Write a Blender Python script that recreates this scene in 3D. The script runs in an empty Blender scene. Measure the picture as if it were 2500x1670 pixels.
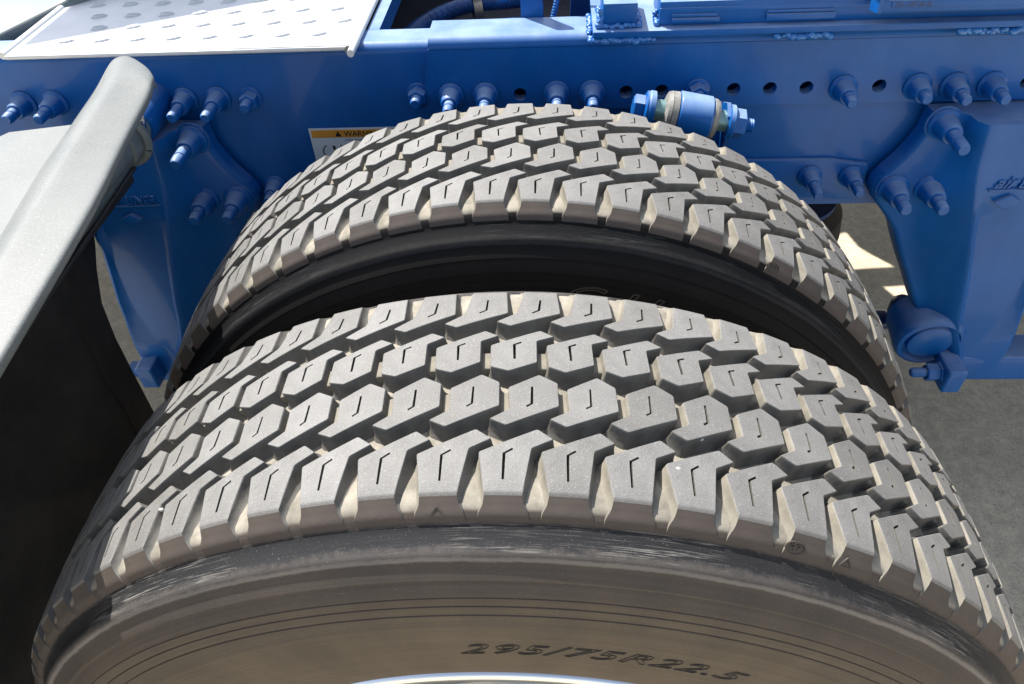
import bpy, bmesh, math, random
from mathutils import Vector, Matrix
from mathutils.geometry import delaunay_2d_cdt
random.seed(7)
PI = math.pi
scene = bpy.context.scene
COL = scene.collection

# ------------------------------------------------------------------ camera
cam_d = bpy.data.cameras.new('camera'); cam = bpy.data.objects.new('camera', cam_d); COL.objects.link(cam)
cam_d.sensor_width = 36; cam_d.lens = 26.2854; cam_d.clip_start = 0.02; cam_d.clip_end = 200
RT = Vector((0.9981985899, 0.0402977469, -0.0444484721)); UP = Vector((0.0038738343, 0.6960156837, 0.7180161289)); FW = Vector((-0.0598712659, 0.7168948735, -0.6946057673))
M = Matrix((RT, UP, -FW)).transposed().to_4x4(); M.translation = Vector((0.0389967970, 0, 0.8979794860)); cam.matrix_world = M
scene.camera = cam
scene.render.resolution_x = 1024; scene.render.resolution_y = 684
cam_d.dof.use_dof = False

# ------------------------------------------------------------------ world, sun, exposure
SUN = Vector((-0.50, 0.51, 1.0)).normalized()
w = bpy.data.worlds.new('World'); scene.world = w; w.use_nodes = True
nt = w.node_tree; bg = nt.nodes['Background']; sky = nt.nodes.new('ShaderNodeTexSky'); sky.sky_type = 'NISHITA'; sky.sun_disc = False
elev = math.asin(SUN.z); azi = math.atan2(SUN.x, SUN.y)
sky.sun_elevation = elev; sky.sun_rotation = azi; sky.air_density = 1.0; sky.dust_density = 1.6; sky.ozone_density = 1.0
hs_ = nt.nodes.new('ShaderNodeHueSaturation'); hs_.inputs['Saturation'].default_value = 0.66; nt.links.new(sky.outputs[0], hs_.inputs['Color']); nt.links.new(hs_.outputs[0], bg.inputs[0]); bg.inputs[1].default_value = 0.13
sl = bpy.data.lights.new('sun', 'SUN'); sl.energy = 5.0; sl.angle = math.radians(0.55); sl.color = (1.0, 0.965, 0.915)
so = bpy.data.objects.new('sun', sl); COL.objects.link(so); so.rotation_euler = SUN.to_track_quat('Z', 'Y').to_euler()
scene.view_settings.view_transform = 'Standard'; scene.view_settings.look = 'None'
scene.view_settings.exposure = 0.76; scene.view_settings.gamma = 1.0

# ------------------------------------------------------------------ materials
def new_mat(name):
    m = bpy.data.materials.new(name); m.use_nodes = True
    n = m.node_tree.nodes; l = m.node_tree.links
    return m, n, l, n['Principled BSDF']

def ramp(n, stops):
    r = n.new('ShaderNodeValToRGB'); e = r.color_ramp.elements
    while len(e) < len(stops): e.new(0.5)
    for k, (p, c) in enumerate(stops):
        e[k].position = p; e[k].color = tuple(c) + (1,)
    return r

def noise(n, l, scale, detail=4, rough=0.55, vec=None):
    t = n.new('ShaderNodeTexNoise'); t.inputs['Scale'].default_value = scale; t.inputs['Detail'].default_value = detail; t.inputs['Roughness'].default_value = rough
    if vec: l.new(vec, t.inputs['Vector'])
    return t

def mix(n, l, a, b, fac, mode='MIX'):
    x = n.new('ShaderNodeMix'); x.data_type = 'RGBA'; x.blend_type = mode
    for s, v in (('A', a), ('B', b)):
        if hasattr(v, 'default_value') or hasattr(v, 'links'): l.new(v, [i for i in x.inputs if i.name == s and i.type == 'RGBA'][0])
        else: [i for i in x.inputs if i.name == s and i.type == 'RGBA'][0].default_value = tuple(v) + (1,)
    f = [i for i in x.inputs if i.name == 'Factor' and i.type == 'VALUE'][0]
    if isinstance(fac, (int, float)): f.default_value = fac
    else: l.new(fac, f)
    return [o for o in x.outputs if o.type == 'RGBA'][0]

def bump(n, l, bsdf, height, strength, dist):
    b = n.new('ShaderNodeBump'); b.inputs['Strength'].default_value = strength; b.inputs['Distance'].default_value = dist
    l.new(height, b.inputs['Height']); l.new(b.outputs[0], bsdf.inputs['Normal'])

def mottled(name, c1, c2, scale, rough, metal=0.0, bs=0.2, bscale=None, bd=0.001, coat=0.0, coat_r=0.1, spec=0.5, speck=None, rr=None):
    m, n, l, p = new_mat(name)
    tc = n.new('ShaderNodeTexCoord'); v = tc.outputs['Object']
    a = noise(n, l, scale, 6, 0.6, v)
    r = ramp(n, [(0.32, c1), (0.68, c2)]); l.new(a.outputs[0], r.inputs[0]); col = r.outputs[0]
    if speck:
        s = noise(n, l, speck[0], 2, 0.5, v); rs = ramp(n, [(speck[1], (0, 0, 0)), (min(1, speck[1] + 0.05), (1, 1, 1))]); l.new(s.outputs[0], rs.inputs[0])
        col = mix(n, l, col, speck[2], rs.outputs[0])
    l.new(col, p.inputs['Base Color'])
    p.inputs['Roughness'].default_value = rough; p.inputs['Metallic'].default_value = metal
    if rr:
        q = ramp(n, [(0.3, (rr[0],) * 3), (0.7, (rr[1],) * 3)]); l.new(a.outputs[0], q.inputs[0]); l.new(q.outputs[0], p.inputs['Roughness'])
    p.inputs['Coat Weight'].default_value = coat; p.inputs['Coat Roughness'].default_value = coat_r
    p.inputs['Specular IOR Level'].default_value = spec
    if bs:
        b = noise(n, l, bscale or scale * 6, 3, 0.6, v); bump(n, l, p, b.outputs[0], bs, bd)
    return m

BLUE = mottled('blue_enamel', (0.001, 0.088, 0.33), (0.002, 0.112, 0.41), 9, 0.42, bs=0.25, bscale=140, bd=0.0006, coat=0.18, coat_r=0.08, spec=0.28, speck=(420, 0.72, (0.05, 0.17, 0.40)))
def add_glare_and_dust(m, amount, col=(0.50, 0.60, 0.66)):
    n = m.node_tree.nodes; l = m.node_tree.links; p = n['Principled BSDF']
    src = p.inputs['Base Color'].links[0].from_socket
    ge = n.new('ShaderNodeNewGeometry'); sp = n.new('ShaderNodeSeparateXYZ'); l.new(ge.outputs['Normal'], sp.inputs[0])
    up_ = ramp(n, [(0.45, (0, 0, 0)), (0.95, (amount,) * 3)]); l.new(sp.outputs[2], up_.inputs[0])  # pale upward faces: sun and sky glare painted in with some dust
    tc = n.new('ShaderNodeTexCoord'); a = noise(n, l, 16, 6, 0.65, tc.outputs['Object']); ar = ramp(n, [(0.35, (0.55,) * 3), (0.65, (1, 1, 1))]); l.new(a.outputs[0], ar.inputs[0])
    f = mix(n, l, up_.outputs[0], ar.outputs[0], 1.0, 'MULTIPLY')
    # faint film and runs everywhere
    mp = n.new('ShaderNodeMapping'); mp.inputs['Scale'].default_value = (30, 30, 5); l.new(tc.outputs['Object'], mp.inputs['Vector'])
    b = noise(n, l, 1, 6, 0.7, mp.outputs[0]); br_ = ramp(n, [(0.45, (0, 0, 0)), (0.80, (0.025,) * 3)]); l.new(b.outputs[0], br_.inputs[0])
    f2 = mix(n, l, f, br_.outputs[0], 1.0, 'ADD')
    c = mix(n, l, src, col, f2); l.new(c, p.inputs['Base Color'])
add_glare_and_dust(BLUE, 0.5)
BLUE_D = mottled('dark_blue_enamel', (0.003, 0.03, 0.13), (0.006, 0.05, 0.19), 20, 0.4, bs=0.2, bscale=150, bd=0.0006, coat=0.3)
BLUE_W = mottled('painted_weld', (0.010, 0.13, 0.44), (0.03, 0.19, 0.52), 60, 0.3, bs=0.8, bscale=220, bd=0.002, coat=0.6)
SIDE_R = mottled('dusty_sunlit_groove_rubber', (0.15, 0.137, 0.112), (0.30, 0.273, 0.218), 38, 0.85, bs=0.35, bscale=600, bd=0.0006, spec=0.25)
SIDE_G = mottled('grey_shaded_side_rubber', (0.095, 0.092, 0.085), (0.175, 0.166, 0.148), 45, 0.8, bs=0.4, bscale=400, bd=0.0006, spec=0.3)
SHOULD = mottled('brown_shoulder_rubber', (0.078, 0.063, 0.056), (0.105, 0.086, 0.072), 26, 0.75, bs=0.3, bscale=500, bd=0.0005, spec=0.3)
SIPE = mottled('sipe_rubber', (0.06, 0.057, 0.05), (0.16, 0.15, 0.125), 60, 0.9, bs=0)
STEEL = mottled('rusty_grey_rubber', (0.16, 0.16, 0.15), (0.34, 0.33, 0.29), 90, 0.6, bs=0.4, bscale=300)
SLEEVE = mottled('pale_zinc_sleeve', (0.22, 0.38, 0.36), (0.32, 0.48, 0.44), 40, 0.38, metal=0.5, bs=0.1)
FENDER = mottled('pearl_grey_fender', (0.118, 0.128, 0.122), (0.148, 0.157, 0.149), 14, 0.52, bs=0.15, bscale=900, bd=0.0003, coat=0.25, speck=(900, 0.60, (0.23, 0.245, 0.24)))
BLACKP = mottled('black_plastic', (0.012, 0.012, 0.013), (0.035, 0.034, 0.034), 25, 0.55, bs=0.4, bscale=200)
GREYP = mottled('grey_plastic', (0.13, 0.16, 0.17), (0.20, 0.23, 0.23), 30, 0.45, bs=0.1)
PALE = mottled('glare_paled_blue_paint', (0.16, 0.27, 0.42), (0.20, 0.32, 0.48), 6, 0.4, bs=0.1, coat=0.3)  # the blue paint made paler, standing in for overexposed glare
DECK = mottled('aluminium_deck', (0.64, 0.66, 0.67), (0.76, 0.77, 0.77), 14, 0.42, metal=0.15, bs=0.2, bscale=120, bd=0.0005, speck=(700, 0.66, (0.48, 0.5, 0.52)))
CHROME = mottled('polished_aluminium', (0.80, 0.82, 0.85), (0.86, 0.88, 0.90), 10, 0.20, metal=1.0, bs=0.08, bscale=40, bd=0.0004)
HOSE = mottled('black_hose', (0.010, 0.05, 0.17), (0.02, 0.10, 0.30), 40, 0.35, bs=0.3, bscale=260)
DARKR = mottled('dark_shadow_rubber', (0.014, 0.014, 0.014), (0.042, 0.038, 0.034), 9, 0.85, bs=0.4, bscale=120, bd=0.002)
FLAPB = mottled('dusty_flap_rubber', (0.018, 0.015, 0.013), (0.04, 0.032, 0.027), 16, 0.8, bs=0.4, bscale=120, bd=0.002)
WHITE = mottled('sticker_white', (0.62, 0.70, 0.76), (0.70, 0.76, 0.80), 30, 0.3, bs=0)
ORANGE = mottled('sticker_orange', (0.70, 0.30, 0.04), (0.78, 0.36, 0.06), 30, 0.3, bs=0)
INK = mottled('sticker_ink', (0.012, 0.012, 0.014), (0.02, 0.02, 0.02), 30, 0.4, bs=0)
BROWNW = mottled('brown_clip', (0.09, 0.065, 0.045), (0.2, 0.16, 0.12), 90, 0.7, bs=0.2)

def top_rubber():
    m, n, l, p = new_mat('worn_tread_rubber')
    tc = n.new('ShaderNodeTexCoord'); v = tc.outputs['Object']
    a = noise(n, l, 55, 8, 0.65, v)
    r = ramp(n, [(0.25, (0.150, 0.145, 0.136)), (0.75, (0.216, 0.209, 0.197))]); l.new(a.outputs[0], r.inputs[0])
    oi = n.new('ShaderNodeObjectInfo'); rr = ramp(n, [(0, (0.86, 0.855, 0.84)), (1, (1.11, 1.11, 1.11))]); l.new(oi.outputs['Random'], rr.inputs[0])
    c = mix(n, l, r.outputs[0], rr.outputs[0], 1.0, 'MULTIPLY')
    # fine pale grit and dark scuffs running round the tyre
    s = noise(n, l, 1050, 3, 0.6, v); rs = ramp(n, [(0.54, (0, 0, 0)), (0.74, (.65, .65, .65))]); l.new(s.outputs[0], rs.inputs[0])
    c = mix(n, l, c, (0.37, 0.37, 0.36), rs.outputs[0])
    mp = n.new('ShaderNodeMapping'); mp.inputs['Scale'].default_value = (900, 160, 160); l.new(v, mp.inputs['Vector'])
    d = noise(n, l, 1, 3, 0.6, mp.outputs[0]); rd = ramp(n, [(0.62, (0, 0, 0)), (0.74, (0.7, 0.7, 0.7))]); l.new(d.outputs[0], rd.inputs[0])
    c = mix(n, l, c, (0.11, 0.106, 0.10), rd.outputs[0])
    l.new(c, p.inputs['Base Color']); p.inputs['Roughness'].default_value = 0.62; p.inputs['Specular IOR Level'].default_value = 0.4
    bump(n, l, p, s.outputs[0], 0.5, 0.0006)
    return m
TOP = top_rubber()

def casing_mat(name="tyre_sidewall_rubber", k_=1.0):
    """Tyre casing: colour by radius round the axle (dust, dark worn band, silver scuff), in the tyre's own space."""
    m, n, l, p = new_mat(name)
    tc = n.new('ShaderNodeTexCoord'); v = tc.outputs['Object']
    sp = n.new('ShaderNodeSeparateXYZ'); l.new(v, sp.inputs[0])
    def math_(op, a, b=None):
        x = n.new('ShaderNodeMath'); x.operation = op
        for i, t in enumerate((a, b)):
            if t is None: continue
            if isinstance(t, (int, float)): x.inputs[i].default_value = t
            else: l.new(t, x.inputs[i])
        return x.outputs[0]
    r = math_('SQRT', math_('ADD', math_('MULTIPLY', sp.outputs[0], sp.outputs[0]), math_('MULTIPLY', sp.outputs[2], sp.outputs[2])))
    th = math_('ARCTAN2', sp.outputs[0], sp.outputs[2])
    cb = n.new('ShaderNodeCombineXYZ'); l.new(math_('MULTIPLY', th, 0.5), cb.inputs[0]); l.new(math_('MULTIPLY', r, 1.0), cb.inputs[1]); l.new(sp.outputs[1], cb.inputs[2])
    wob = noise(n, l, 22, 4, 0.6, cb.outputs[0])
    wob2 = noise(n, l, 150, 4, 0.7, cb.outputs[0])
    rw = math_('ADD', r, math_('ADD', math_('MULTIPLY', math_('SUBTRACT', wob.outputs[0], 0.5), 0.003), math_('MULTIPLY', math_('SUBTRACT', wob2.outputs[0], 0.5), 0.0025)))
    f = math_('DIVIDE', math_('SUBTRACT', rw, 0.28), 0.24)      # 0.28 m .. 0.52 m
    def P(x): return (x - 0.28) / 0.24
    tan = (0.120, 0.101, 0.078); brn = (0.072, 0.060, 0.047)
    cr = ramp(n, [(0, tan), (P(.33), (0.118, 0.098, 0.074)), (P(.40), (0.104, 0.087, 0.067)), (P(.455), (0.082, 0.069, 0.057)), (P(.4715), (0.066, 0.057, 0.051)),
                  (P(.4728), (0.19, 0.178, 0.17)), (P(.4752), (0.15, 0.14, 0.135)), (P(.4760), (0.075, 0.067, 0.062)), (P(.4777), (0.07, 0.063, 0.058)), (P(.4782), (0.016, 0.016, 0.018)), (P(.4845), (0.020, 0.020, 0.022)),
                  (P(.4856), (0.084, 0.068, 0.058)), (1, (0.09, 0.073, 0.062))])
    l.new(f, cr.inputs[0])
    # inside the grooves the dust is paler
    ya = math_('ABSOLUTE', sp.outputs[1])
    gm = n.new('ShaderNodeMapRange'); l.new(ya, gm.inputs[0]); gm.inputs[1].default_value = 0.1058; gm.inputs[2].default_value = 0.1040
    gd = noise(n, l, 60, 5, 0.6, v); gr = ramp(n, [(0.3, (0.17, 0.155, 0.125)), (0.7, (0.37, 0.335, 0.27))]); l.new(gd.outputs[0], gr.inputs[0])
    c = cr.outputs[0]
    # radial drips of dust, blotches
    mp = n.new('ShaderNodeMapping'); mp.inputs['Scale'].default_value = (16, 9, 6); l.new(cb.outputs[0], mp.inputs['Vector'])
    b = noise(n, l, 1.0, 5, 0.6, mp.outputs[0]); br = ramp(n, [(0.3, (0.84, 0.84, 0.85)), (0.7, (1.16, 1.13, 1.07))]); l.new(b.outputs[0], br.inputs[0])
    c = mix(n, l, c, br.outputs[0], 1.0, 'MULTIPLY')
    mp3 = n.new('ShaderNodeMapping'); mp3.inputs['Scale'].default_value = (4, 420, 420); l.new(cb.outputs[0], mp3.inputs['Vector'])
    fr_ = noise(n, l, 1.0, 3, 0.6, mp3.outputs[0]); frr = ramp(n, [(0.35, (0.90,) * 3), (0.65, (1.09,) * 3)]); l.new(fr_.outputs[0], frr.inputs[0])
    c = mix(n, l, c, frr.outputs[0], 1.0, 'MULTIPLY')
    s = noise(n, l, 900, 2, 0.5, v); rs = ramp(n, [(0.66, (0, 0, 0)), (0.74, (0.6, 0.6, 0.6))]); l.new(s.outputs[0], rs.inputs[0])
    c = mix(n, l, c, (0.19, 0.18, 0.165), rs.outputs[0])
    # pale split fibres along the dark worn band
    mp2 = n.new('ShaderNodeMapping'); mp2.inputs['Scale'].default_value = (24, 900, 900); l.new(cb.outputs[0], mp2.inputs['Vector'])
    k = noise(n, l, 1.0, 4, 0.65, mp2.outputs[0]); kr = ramp(n, [(0.54, (0, 0, 0)), (0.60, (1, 1, 1))]); l.new(k.outputs[0], kr.inputs[0])
    band = ramp(n, [(P(.4774), (0, 0, 0)), (P(.4781), (1, 1, 1)), (P(.4795), (.35, .35, .35)), (P(.4832), (.35, .35, .35)), (P(.4845), (1, 1, 1)), (P(.4856), (0, 0, 0))]); l.new(f, band.inputs[0])
    pt = noise(n, l, 9, 3, 0.5, cb.outputs[0]); pr = ramp(n, [(0.45, (0, 0, 0)), (0.6, (1, 1, 1))]); l.new(pt.outputs[0], pr.inputs[0])
    kk = mix(n, l, kr.outputs[0], band.outputs[0], 1.0, 'MULTIPLY'); kk = mix(n, l, kk, pr.outputs[0], 1.0, 'MULTIPLY')
    c = mix(n, l, c, (0.34, 0.325, 0.29), kk)
    DUST_ = gr.outputs[0]
    if k_ != 1.0: c = mix(n, l, c, (0.19, 0.21, 0.24), 1.0, 'MULTIPLY')  # inner tyre darkened: its deep shade is put into the colour
    c = mix(n, l, c, DUST_, gm.outputs[0])
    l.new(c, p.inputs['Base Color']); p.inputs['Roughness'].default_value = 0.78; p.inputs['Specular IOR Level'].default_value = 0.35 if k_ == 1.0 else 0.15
    hh = mix(n, l, s.outputs[0], kk, 0.6)
    bump(n, l, p, hh, 0.5, 0.0008)
    return m
CASING = casing_mat(); CASING_IN = casing_mat('inner_tyre_shaded_rubber', .4)

def concrete():
    m, n, l, p = new_mat('concrete_yard')
    tc = n.new('ShaderNodeTexCoord'); v = tc.outputs['Object']
    a = noise(n, l, 9, 8, 0.7, v); r = ramp(n, [(0.3, (0.60, 0.505, 0.355)), (0.7, (0.74, 0.625, 0.445))]); l.new(a.outputs[0], r.inputs[0])
    b = noise(n, l, 130, 4, 0.7, v); rb = ramp(n, [(0.54, (0, 0, 0)), (0.70, (.6, .6, .6))]); l.new(b.outputs[0], rb.inputs[0])
    b2 = noise(n, l, 34, 6, 0.75, v); rb2 = ramp(n, [(0.35, (0.78, 0.78, 0.78)), (0.65, (1.15, 1.15, 1.15))]); l.new(b2.outputs[0], rb2.inputs[0])
    c = mix(n, l, r.outputs[0], rb2.outputs[0], 1.0, 'MULTIPLY'); c = mix(n, l, c, (0.24, 0.21, 0.165), rb.outputs[0])
    g3 = noise(n, l, 420, 3, 0.7, v); gr3 = ramp(n, [(0.35, (0.72,) * 3), (0.65, (1.2,) * 3)]); l.new(g3.outputs[0], gr3.inputs[0]); c = mix(n, l, c, gr3.outputs[0], 1.0, 'MULTIPLY')
    l.new(c, p.inputs['Base Color']); p.inputs['Roughness'].default_value = 0.9
    bump(n, l, p, b.outputs[0], 0.6, 0.002)
    return m
CONC = concrete()

# ------------------------------------------------------------------ object helpers
def link(o, parent=None):
    COL.objects.link(o)
    if parent is not None: o.parent = parent
    return o
def tag(o, label=None, cat=None, group=None, kind=None):
    for k_, v_ in (('label', label), ('category', cat), ('group', group), ('kind', kind)):
        if v_: o[k_] = v_
    return o
def thing(name, loc, label, cat, group=None):
    o = bpy.data.objects.new(name, None); link(o); o.location = loc; o.empty_display_size = 0.05
    return tag(o, label, cat, group)
def finish(name, bm, mats, parent=None, smooth=False, off=None, auto=None):
    """bmesh in world coordinates -> object; parent's location is subtracted."""
    me = bpy.data.meshes.new(name)
    bmesh.ops.recalc_face_normals(bm, faces=bm.faces)
    if parent is not None:
        o_ = Vector((0, 0, 0)); q = parent
        while q is not None: o_ += q.location; q = q.parent
        bmesh.ops.translate(bm, verts=bm.verts, vec=-o_)
    if smooth:
        for f_ in bm.faces: f_.smooth = True
        if auto:
            for e in bm.edges:
                if len(e.link_faces) == 2 and e.calc_face_angle(0) > math.radians(auto): e.smooth = False
    bm.to_mesh(me); bm.free()
    for m_ in (mats if isinstance(mats, (list, tuple)) else [mats]): me.materials.append(m_)
    o = bpy.data.objects.new(name, me)
    return link(o, parent)
def bevel(bm, wdt, seg=2, ang=30):
    es = [e for e in bm.edges if len(e.link_faces) == 2 and e.calc_face_angle(0) > math.radians(ang)]
    if es: bmesh.ops.bevel(bm, geom=es, offset=wdt, segments=seg, profile=0.6, affect='EDGES', clamp_overlap=True)
def add_box(bm, x0, x1, y0, y1, z0, z1):
    v = [bm.verts.new((x, y, z)) for x in (x0, x1) for y in (y0, y1) for z in (z0, z1)]
    for f_ in ((0, 1, 3, 2), (4, 6, 7, 5), (0, 4, 5, 1), (2, 3, 7, 6), (0, 2, 6, 4), (1, 5, 7, 3)): bm.faces.new([v[i] for i in f_])
def box(name, b, mat, parent=None, bv=0.003, seg=2):
    bm = bmesh.new(); add_box(bm, *b)
    if bv: bmesh.ops.recalc_face_normals(bm, faces=bm.faces); bevel(bm, bv, seg)
    return finish(name, bm, mat, parent, smooth=True, auto=40)
def frame_of(d):
    d = Vector(d).normalized(); a = Vector((0, 0, 1)) if abs(d.z) < 0.9 else Vector((1, 0, 0))
    u = d.cross(a).normalized(); return d, u, d.cross(u).normalized()
def add_lathe(bm, p0, d, prof, n=28, phase=0.0):
    """prof: list of (distance along d, radius)"""
    d, u, v = frame_of(d); p0 = Vector(p0); rings = []
    for t, r in prof:
        if r < 1e-6: rings.append([bm.verts.new(p0 + d * t)])
        else: rings.append([bm.verts.new(p0 + d * t + u * (r * math.cos(2 * PI * (k + phase) / n)) + v * (r * math.sin(2 * PI * (k + phase) / n))) for k in range(n)])
    for a, b in zip(rings, rings[1:]):
        for k in range(n):
            j = (k + 1) % n
            if len(a) == 1 and len(b) == 1: continue
            if len(a) == 1: bm.faces.new((a[0], b[k], b[j]))
            elif len(b) == 1: bm.faces.new((a[k], a[j], b[0]))
            else: bm.faces.new((a[k], a[j], b[j], b[k]))
def lathe(name, p0, d, prof, mat, parent=None, n=28, auto=35):
    bm = bmesh.new(); add_lathe(bm, p0, d, prof, n); return finish(name, bm, mat, parent, smooth=True, auto=auto)
def tube(name, pts, r, mat, parent=None, n=12, rib=0.0, ribn=0):
    bm = bmesh.new(); P_ = [Vector(p) for p in pts]
    # resample by Catmull-Rom
    Q = []
    for i in range(len(P_) - 1):
        a, b, c, d = P_[max(i - 1, 0)], P_[i], P_[i + 1], P_[min(i + 2, len(P_) - 1)]
        for s in range(10):
            t = s / 10; Q.append(0.5 * ((2 * b) + (c - a) * t + (2 * a - 5 * b + 4 * c - d) * t * t + (3 * b - a - 3 * c + d) * t ** 3))
    Q.append(P_[-1]); rings = []
    if rib:
        Q2 = []
        for i in range(len(Q) - 1):
            for s in range(6): Q2.append(Q[i].lerp(Q[i + 1], s / 6))
        Q = Q2
    for i, q in enumerate(Q):
        dd = (Q[min(i + 1, len(Q) - 1)] - Q[max(i - 1, 0)]).normalized(); _, u, v = frame_of(dd)
        rr = r + (rib if (i % 4) < 2 else 0)
        rings.append([bm.verts.new(q + u * rr * math.cos(2 * PI * k / n) + v * rr * math.sin(2 * PI * k / n)) for k in range(n)])
    for a, b in zip(rings, rings[1:]):
        for k in range(n): bm.faces.new((a[k], a[(k + 1) % n], b[(k + 1) % n], b[k]))
    bm.faces.new(rings[0][::-1]); bm.faces.new(rings[-1])
    return finish(name, bm, mat, parent, smooth=True, auto=50)
def pip(x, y, poly):
    c = False; j = len(poly) - 1
    for i in range(len(poly)):
        xi, yi = poly[i][:2]; xj, yj = poly[j][:2]
        if (yi > y) != (yj > y) and x < (xj - xi) * (y - yi) / (yj - yi) + xi: c = not c
        j = i
    return c
def cdt(outer, holes=(), extra=()):
    pts = [Vector(p[:2]) for p in outer]; fs = [list(range(len(outer)))]; edges = []
    def loop(a, b): edges.extend([(i, i + 1) for i in range(a, b - 1)] + [(b - 1, a)])
    loop(0, len(pts))
    for h in holes:
        a = len(pts); pts += [Vector(p[:2]) for p in h]; loop(a, len(pts))
    pts += [Vector(p[:2]) for p in extra]
    vo, eo, fo, ov, oe, of = delaunay_2d_cdt(pts, edges, [], 0, 1e-6)
    keep = []
    for f_ in fo:
        cx = sum(vo[i].x for i in f_) / len(f_); cy = sum(vo[i].y for i in f_) / len(f_)
        if pip(cx, cy, outer) and not any(pip(cx, cy, h) for h in holes): keep.append(f_)
    return vo, keep
def plate(name, outer, y0, y1, mat, parent=None, holes=(), bv=0.0, axis='Y', seg=2):
    """polygon (a,b) extruded between y0 (front) and y1, axis Y -> (x,z); axis Z -> (x,y)"""
    bm = bmesh.new(); vo, fs = cdt(outer, holes)
    def mk(a, b, y): return (a, y, b) if axis == 'Y' else ((a, b, y) if axis == 'Z' else (y, a, b))
    def add(loop, inner):
        A = [bm.verts.new(mk(p[0], p[1], y0)) for p in loop]; B = [bm.verts.new(mk(p[0], p[1], y1)) for p in loop]
        for i in range(len(loop)):
            j = (i + 1) % len(loop); bm.faces.new((A[i], A[j], B[j], B[i]))
    add(outer, False)
    for h in holes: add(h, True)
    for y in (y0, y1):
        V = [bm.verts.new(mk(p.x, p.y, y)) for p in vo]
        for f_ in fs: bm.faces.new([V[i] for i in f_])
    bmesh.ops.remove_doubles(bm, verts=bm.verts, dist=1e-5)
    bmesh.ops.recalc_face_normals(bm, faces=bm.faces)
    if bv:
        bmesh.ops.dissolve_limit(bm, angle_limit=0.01, verts=bm.verts, edges=bm.edges) if not holes else None
        bevel(bm, bv, seg)
    return finish(name, bm, mat, parent, smooth=True, auto=30)
def circ(cx, cz, r, n=22): return [(cx + r * math.cos(2 * PI * k / n), cz + r * math.sin(2 * PI * k / n)) for k in range(n)]
def rounded(poly, r, n=4):
    out = []; N = len(poly)
    for i in range(N):
        a, b, c = Vector(poly[i - 1]), Vector(poly[i]), Vector(poly[(i + 1) % N])
        u = (a - b); v = (c - b); rr = min(r, u.length * 0.45, v.length * 0.45); u.normalize(); v.normalize()
        p, q = b + u * rr, b + v * rr
        for k in range(n + 1):
            t = k / n; out.append(tuple((1 - t) ** 2 * p + 2 * t * (1 - t) * b + t * t * q))
    return out
def smooth_poly(pts, n=5):
    out = []; N = len(pts)
    for i in range(N):
        a, b, c, d = [Vector(pts[(i + j) % N]) for j in (-1, 0, 1, 2)]
        for s in range(n):
            t = s / n; out.append(tuple(0.5 * ((2 * b) + (c - a) * t + (2 * a - 5 * b + 4 * c - d) * t * t + (3 * b - a - 3 * c + d) * t ** 3)))
    return out
def text_mesh(body, size, depth=0.0, outline=0.0, shear=0.0, spacing=1.0, offset=0.0):
    cu = bpy.data.curves.new('letters', 'FONT'); cu.body = body; cu.size = size; cu.shear = shear; cu.space_character = spacing; cu.offset = offset
    cu.align_x = 'LEFT'; cu.resolution_u = 3
    if outline: cu.fill_mode = 'NONE' if hasattr(cu, 'fill_mode') and False else cu.fill_mode
    cu.extrude = depth
    if outline: cu.bevel_depth = outline
    o = bpy.data.objects.new('letters', cu); COL.objects.link(o); bpy.context.view_layer.update()
    me = bpy.data.meshes.new_from_object(o.evaluated_get(bpy.context.evaluated_depsgraph_get()))
    bpy.data.objects.remove(o); bpy.data.curves.remove(cu)
    bm = bmesh.new(); bm.from_mesh(me); bpy.data.meshes.remove(me)
    return bm
def text_on_web(name, body, x, z, y, size, mat, parent, depth=0.0006, xs=1.0, shear=0.0, tilt=0.0, offset=0.0):
    bm = text_mesh(body, size, depth, 0, shear, 1.0, offset)
    for v in bm.verts:
        a, b = v.co.x * xs, v.co.y; a, b = a * math.cos(tilt) - b * math.sin(tilt), a * math.sin(tilt) + b * math.cos(tilt)
        v.co = Vector((x + a, y - v.co.z, z + b))
    return finish(name, bm, mat, parent)
def copy_tree(o, parent=None):
    c = o.copy(); link(c); c.parent = parent
    for ch in list(o.children): copy_tree(ch, c)
    return c

# ------------------------------------------------------------------ setting
bm = bmesh.new(); bmesh.ops.create_grid(bm, x_segments=2, y_segments=2, size=60)
g = finish('ground', bm, CONC); g.location = (0, 10, -0.49); g['kind'] = 'structure'

# ------------------------------------------------------------------ tyres
R0 = 0.507
def rtop(y): return R0 - 0.0042 * (y / 0.088) ** 2
YC = 0.3705
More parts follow.
